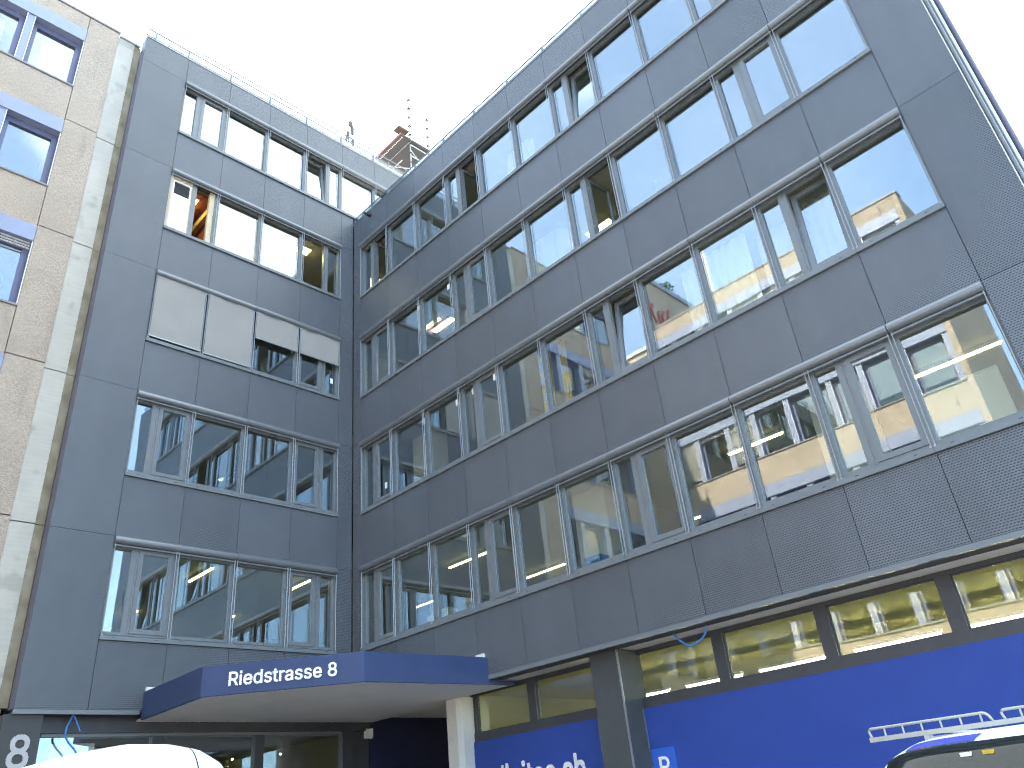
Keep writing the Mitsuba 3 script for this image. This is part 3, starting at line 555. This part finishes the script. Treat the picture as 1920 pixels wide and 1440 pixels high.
put(BR + '__roof', boxes(FR, (-11.4, .29, .26, 8, 19.1, 19.2)), 'm_roof')
put(BR + '__back_wall', boxes(FR, (-11.4, .29, 4.1, 4.3, 0, 19.09)), 'm_roof')
# taller block behind, flue pipes
BT = thing('office_building', 'tall plain beige block with red wall strokes, mirrored above the sunlit wing in the windows', 'building')
put(BT + '__wall', boxes(ID, (-30, -17.5, 3.0, 12, 0, 27.7)), 'm_aggregate')
put(BT + '__coping', boxes(ID, (-30.1, -17.4, 2.9, 12.1, 27.701, 28.0)), 'm_alu')
st = []
for i, (dx, h) in enumerate(((0, 1.4), (.5, 1.1), (1.0, .9), (1.5, 1.2), (2.0, 1.0))):
    st.append(tube([[-23.2 + dx, 2.96, 24.9], [-23.0 + dx + .15 * (i % 2), 2.96, 24.9 + h * .6], [-23.15 + dx, 2.96, 24.9 + h]], .08, 6))
put(BT + '__red_strokes', cat(*st), 'm_red')
for (x, y, z0, z1, r, l) in ((-9.2, 3.2, 20.9, 23.2, .28, 'wide pale flue pipe on the beige roof'), (-10.6, 4.4, 20.9, 24.6, .2, 'slim pale flue pipe on the beige roof'), (-16.2, -3.2, 19.1, 23.5, .16, 'thin pale flue pipe on the sunlit wing')):
    k = put('flue_pipe', cat(tube([[x, y, z0], [x, y, z1]], r, 16), tube([[x, y, z1 + .05], [x, y, z1 + .2]], r * 1.25, 16)), 'm_white', 40); tag(k, l, 'flue pipe')

r3 = np.random.default_rng(9); lv, lf = [], []
for q in range(2600):
    c = np.array([r3.uniform(-26.3, -22.2), r3.uniform(3.2, 4.6), 0]); top = 28.1 + 1.7 * meshkit.noise([c[0] * 1.1, c[1], 3]) ; c[2] = r3.uniform(28.0, top)
    d1 = r3.normal(0, 1, 3); d1 /= np.linalg.norm(d1); d2 = np.cross(d1, r3.normal(0, 1, 3)); d2 /= np.linalg.norm(d2); z = r3.uniform(.06, .12)
    o = len(lv); lv += [c - d1 * z, c + d2 * z * .5, c + d1 * z, c - d2 * z * .5]; lf += [[o, o + 1, o + 2], [o, o + 2, o + 3]]
RS = thing('roof_hedge', 'green hedge on top of the tall plain block, seen mirrored in a window', 'hedge')
tag(put(RS + '__foliage', (np.array(lv), np.array(lf)), 'm_leaf'), kind='stuff')

# ------------------------------------------------------------------ roof equipment
SC = thing('scaffold', 'tubular scaffold with decks on the roof behind the inner corner', 'scaffold')
for (x, y, zt) in ((3.68, 1.5, 27.9), (4.62, 1.5, 27.7), (3.68, 2.9, 26.2), (4.62, 2.9, 26.2)):
    s = put(SC + '__post', tube([[x, y, 21.15], [x, y, zt]], .028, 8), 'm_steel' if y > 2 else 'm_rack', 40)
    if y < 2:
        for z in np.arange(22.2, zt, .5): put(s + '__rosette', tube([[x, y, z], [x, y, z + .02]], .07, 10), 'm_dark_metal')
put(SC + '__deck', cat(boxes(ID, (3.12, 3.62, 1.35, 3.1, 25.27, 25.33)), boxes(ID, (3.66, 4.58, 1.35, 3.1, 25.27, 25.33))), 'm_dark_metal')
dk = [(3.22, 3.28, 1.45 + .09 * q, 1.49 + .09 * q, 25.266, 25.269) for q in range(17)]
put(SC + '__deck_slots', boxes(ID, *dk), 'm_white')
put(SC + '__toe_board', boxes(ID, (3.085, 3.115, 1.35, 3.1, 25.27, 25.34)), 'm_red')
put(SC + '__board', boxes(ID, (3.0, 3.5, 1.32, 1.68, 25.62, 25.66)), 'm_wood_grey')
put(SC + '__ledger', tube([[3.68, 1.5, 25.2], [4.62, 1.5, 25.2]], .022, 8), 'm_steel', 40)
put(SC + '__ledger', tube([[3.68, 1.5, 25.95], [4.62, 1.5, 25.95]], .022, 8), 'm_steel', 40)
put(SC + '__ledger', tube([[3.68, 1.5, 24.6], [4.62, 1.5, 24.6]], .022, 8), 'm_steel', 40)
put(SC + '__brace', tube([[3.68, 1.5, 24.9], [4.62, 1.5, 24.1]], .02, 8), 'm_steel', 40)
put(SC + '__brace', tube([[3.68, 2.9, 25.1], [3.68, 1.5, 23.9]], .02, 8), 'm_steel', 40)
put(SC + '__guard_rail', tube([[3.2, 1.45, 24.0], [3.2, 3.0, 24.0]], .02, 8), 'm_steel', 40)
put(SC + '__guard_rail', tube([[4.62, 1.5, 24.5], [4.62, 2.9, 24.5]], .02, 8), 'm_steel', 40)
AM = thing('antenna_mast', 'slender mast with dark antenna panels standing on the roof left of the scaffold', 'antenna mast')
put(AM + '__pole', tube([[1.81, 3, 21.0], [1.81, 3, 27.0]], .03, 8), 'm_steel', 40)
put(AM + '__whip', tube([[1.83, 3, 26.6], [1.83, 3, 27.6]], .012, 6), 'm_steel')
for dx, dz, h in ((-.10, 25.5, .5), (.11, 25.75, .45), (0.02, 26.15, .25), (-.13, 25.2, .28), (.12, 25.15, .35)):
    put(AM + '__antenna', boxes(ID, (1.81 + dx - .05, 1.81 + dx + .05, 2.9, 3.0 - .032, dz, dz + h)), 'm_dark_metal')
put(AM + '__dish', trimesh.creation.cylinder(.11, .05, sections=20, transform=trimesh.transformations.translation_matrix([1.69, 2.9, 25.85]) @ trimesh.transformations.rotation_matrix(1.57, [1, 0, 0])), 'm_white', 40)
put(AM + '__bracket', boxes(ID, (1.66, 1.96, 2.97, 2.99, 25.55, 25.60), (1.68, 1.95, 2.97, 2.99, 25.98, 26.02)), 'm_dark_metal')
k = put('lightning_rod', cat(tube([[1.72, 1, 21.15], [1.72, 1, 24.4]], .012, 6), tube([[1.72, 1, 21.0], [1.72, 1, 21.5]], .03, 8)), 'm_steel'); tag(k, 'thin lightning rod on the roof between mast and scaffold', 'lightning rod')
k = put('security_camera', cat(boxes(FB, (.86, .96, -.14, -.002, 17.79, 17.87)), tube(xf([[.91, -.14, 17.83], [.91, -.22, 17.80]], FB), .035, 10)), 'm_dark_metal'); tag(k, 'small dark camera on the parapet panel beside the inner corner', 'security camera')

# ------------------------------------------------------------------ blue cables, sign
k = put('blue_cable', tube(arc([(-5.75, .12, 3.84), (-5.86, .10, 3.55), (-5.80, .10, 3.40), (-5.60, .10, 3.22), (-5.45, .10, 2.6), (-5.42, .12, .5)], .12), .016, 7), 'm_cable', True); tag(k, 'blue cable hanging from the soffit beside the number pillar', 'cable')
k = put('blue_cable', tube(arc([(-5.75, .13, 3.84), (-5.68, .12, 3.72), (-5.60, .12, 3.56)], .06), .016, 7), 'm_cable', True); tag(k, 'short blue cable end beside the longer hanging cable', 'cable')
k = put('blue_cable', tube(arc([(.3, -8.60, 3.84), (.3, -8.70, 3.70), (.3, -8.86, 3.58), (.3, -9.08, 3.62), (.3, -9.22, 3.74), (.3, -9.22, 3.84)], .07), .018, 7), 'm_cable', True); tag(k, 'loop of blue cable under the soffit of the right facade', 'cable')
PS = thing('parking_sign', 'square blue parking sign on the bright blue wall', 'sign')
put(PS + '__plate', boxes(FB, (7.49, 7.95, XW - .085, XW - .062, 1.62, 2.25)), 'm_sign_blue')
put(PS + '__lettering', text_on(FB, 'P', 7.62, XW - .086, 1.86, .26, .20, True, .004), 'm_white')

# ------------------------------------------------------------------ vehicles
def body(prof, half, belt, e=0.42, tumble=0.16, z_lo=0.32):
    """returns P(s, a, off): a surface over length s (0..1) and angle a (0 right sill .. pi left sill)"""
    xs, ts = np.array(prof)[:, 0], np.array(prof)[:, 1]
    L = xs[-1]
    def P(s, a, off=0.0):
        x = s * L
        t = np.interp(x, xs, ts)
        endr = min(x, L - x); b = half * (1 - 0.22 * math.exp(-endr / 0.22))
        c, n = math.cos(a), math.sin(a)
        z = z_lo + (t - z_lo) * abs(n) ** e
        y = b * np.sign(c) * abs(c) ** e
        if z > belt: y *= 1 - tumble * (z - belt) / max(t - belt, .25)
        return np.array([x, y, z + off * abs(n)]) + np.array([0, off * np.sign(c) * abs(c), 0])
    return P, L
def surf(P, s0, s1, a0, a1, ns, na, off=0.0):
    V = [P(s, a, off) for s in np.linspace(s0, s1, ns) for a in np.linspace(a0, a1, na)]; F = []
    for i in range(ns - 1):
        for j in range(na - 1):
            q = i * na + j; F += [[q, q + na, q + na + 1], [q, q + na + 1, q + 1]]
    return np.array(V), np.array(F)
def wheel(parent, M, x, y):
    W = numbered(parent + '__wheel')
    T = trimesh.creation.torus(.25, .09, 24, 12); T.apply_transform(trimesh.transformations.rotation_matrix(math.pi / 2, [1, 0, 0])); T.apply_translation([x, y, .33])
    put(W + '__tyre', (xf(T.vertices, M), np.array(T.faces)), 'm_rubber', True)
    c = trimesh.creation.cylinder(.22, .12, sections=20); c.apply_transform(trimesh.transformations.rotation_matrix(math.pi / 2, [1, 0, 0])); c.apply_translation([x, y, .33])
    put(W + '__rim', (xf(c.vertices, M), np.array(c.faces)), 'm_steel', 40)
# white van at the lower left: rear at x = -7.5, nose towards -x
V1 = thing('van', 'white van whose rounded roof rises into the picture at the lower left', 'van')
M1 = face(-7.30, -8.9, 180)
prof = [(0, 1.2), (.06, 1.75), (.14, 2.02), (.25, 2.14), (.42, 2.225), (.65, 2.265), (.95, 2.27), (1.3, 2.215), (1.7, 2.115), (2.2, 1.98), (2.7, 1.80), (3.3, 1.55), (3.7, 1.18), (4.3, 1.02), (4.6, .8)]
P, L = body(prof, .86, 1.15, .40)
put(V1 + '__body', (lambda v: (xf(v[0], M1), v[1]))(surf(P, 0, 1, 0, math.pi, 90, 48)), 'm_car_white', True)
put(V1 + '__windscreen', (lambda v: (xf(v[0], M1), v[1]))(surf(P, 2.75 / L, 3.62 / L, math.pi * .2, math.pi * .8, 12, 20, .006)), 'm_windscreen', True)
for a0, a1 in ((math.pi * .045, math.pi * .11), (math.pi * .89, math.pi * .955)):
    put(V1 + '__side_window', (lambda v: (xf(v[0], M1), v[1]))(surf(P, 1.7 / L, 2.6 / L, a0, a1, 10, 8, .006)), 'm_car_dark', True)
put(V1 + '__tailgate_seam', (lambda v: (xf(v[0], M1), v[1]))(surf(P, .505 / L, .515 / L, 0.02, math.pi - .02, 3, 60, .0025)), 'm_rubber', True)
put(V1 + '__bumper', boxes(M1, (-.08, .1, -.8, .8, .32, .6)), 'm_car_dark')
for x in (.8, 3.7):
    for y in (-.78, .78): wheel(V1, M1, x, y)
# estate car with rack at the lower right, nose towards -x
V2 = thing('car', 'white and blue car with a pale roof rack parked nose out before the blue wall', 'car')
M2 = face(-2.45, -14.56, 180)
prof = [(0, .8), (.05, 1.15), (.25, 1.52), (.6, 1.66), (1.3, 1.715), (2.2, 1.705), (2.6, 1.685), (2.85, 1.64), (2.95, 1.605), (3.45, 1.20), (3.62, 1.03), (4.2, .93), (4.42, .72), (4.45, .5)]
P, L = body(prof, 1.10, .98, .24, .11, .28)
sf = lambda *a: (lambda v: (xf(v[0], M2), v[1]))(surf(*a))
put(V2 + '__body', sf(P, 0, 1, 0, math.pi, 100, 48), 'm_car_white', True)
put(V2 + '__windscreen', sf(P, 2.90 / L, 3.52 / L, math.pi * .33, math.pi * .67, 14, 60, .005), 'm_windscreen', True)
put(V2 + '__blue_stripe', sf(P, 2.70 / L, 2.885 / L, math.pi * .5035, math.pi * .60, 10, 26, .004), 'm_car_blue', True)
for a0, a1 in ((math.pi * .05, math.pi * .13), (math.pi * .87, math.pi * .95)):
    put(V2 + '__side_window', sf(P, 1.2 / L, 2.6 / L, a0, a1, 12, 8, .005), 'm_car_dark', True)
put(V2 + '__bumper', boxes(M2, (4.38, 4.52, -.78, .78, .32, .55)), 'm_car_dark')
for y in (-.6, .6): put(V2 + '__headlight', boxes(M2, (4.30, 4.44, y - .16, y + .16, .66, .80)), 'm_alu')
for x in (.8, 3.6):
    for y in (-.80, .80): wheel(V2, M2, x, y)
def car(p): return xf(np.array(p, float), M2)
for (y0, y1) in ((-1.20, -.40), (-.32, .50)):
    x = 2.25
    put(V2 + '__rack_hoop', tube(car(arc([(x, y0 + .02, 1.745), (x, y0, 1.80), (x, y1, 1.80), (x, y1 + .03, 1.735)], .035, 6)), .009, 8), 'm_rack', True)
    for q in np.linspace(y0 + .12, y1 - .04, 6): put(V2 + '__rack_bar', tube(car([(x, q, 1.745), (x, q, 1.795)]), .007, 6), 'm_rack')
for x in (2.22, 1.0): put(V2 + '__rack_beam', boxes(M2, (x, x + .06, -1.19, .85, 1.715, 1.745)), 'm_rack')
for y in (-.75, .7): put(V2 + '__rack_rail', tube(car([(2.2, y, 1.728), (.8, y, 1.728)]), .009, 8), 'm_rack', True)
for y in (-.80, .66): put(V2 + '__rack_foot', boxes(M2, (2.2, 2.3, y - .012, y + .012, 1.56, 1.714)), 'm_rack')
for y, c in ((-.36, 'm_sticker'), (-.24, 'm_curtain_yellow')):
    put(V2 + '__sticker', boxes(M2, (3.0, 3.02, y - .03, y + .03, 1.535, 1.575)), c)

# ------------------------------------------------------------------ tree at the right edge, beyond the end wall
TR = thing('tree', 'green leafy tree whose twigs show at the right edge beyond the dark block', 'tree')
tx, ty = 26.0, -9.0
put(TR + '__trunk', tube([[tx, ty, 0], [tx + .1, ty, 6], [tx - .1, ty + .1, 12], [tx, ty, 19]], [.38, .3, .2, .05], 10), 'm_bark', True)
r2 = np.random.default_rng(5); bl = []
lv, lf = [], []
for b in range(26):
    a, z = r2.uniform(0, 2 * np.pi), r2.uniform(6, 18); l = 4.6 * (1 - ((z - 10.5) / 10) ** 2) * r2.uniform(.7, 1)
    e = np.array([tx + l * math.cos(a), ty + l * math.sin(a), z + l * .35]); bl.append(tube([[tx, ty, z], (np.array([tx, ty, z]) + e) / 2 + [0, 0, .2], e], [.08, .05, .015], 6))
    for q in range(210):
        c = np.array([tx, ty, z]) + (e - [tx, ty, z]) * r2.uniform(.3, 1.08) + r2.normal(0, .42, 3)
        d1 = r2.normal(0, 1, 3); d1 /= np.linalg.norm(d1); d2 = np.cross(d1, r2.normal(0, 1, 3)); d2 /= np.linalg.norm(d2); s = r2.uniform(.10, .2)
        o = len(lv); lv += [c - d1 * s, c + d2 * s * .5, c + d1 * s, c - d2 * s * .5]; lf += [[o, o + 1, o + 2], [o, o + 2, o + 3]]
put(TR + '__branches', cat(*bl), 'm_bark', True)
tag(put(TR + '__crown', (np.array(lv), np.array(lf)), 'm_leaf'), kind='stuff')
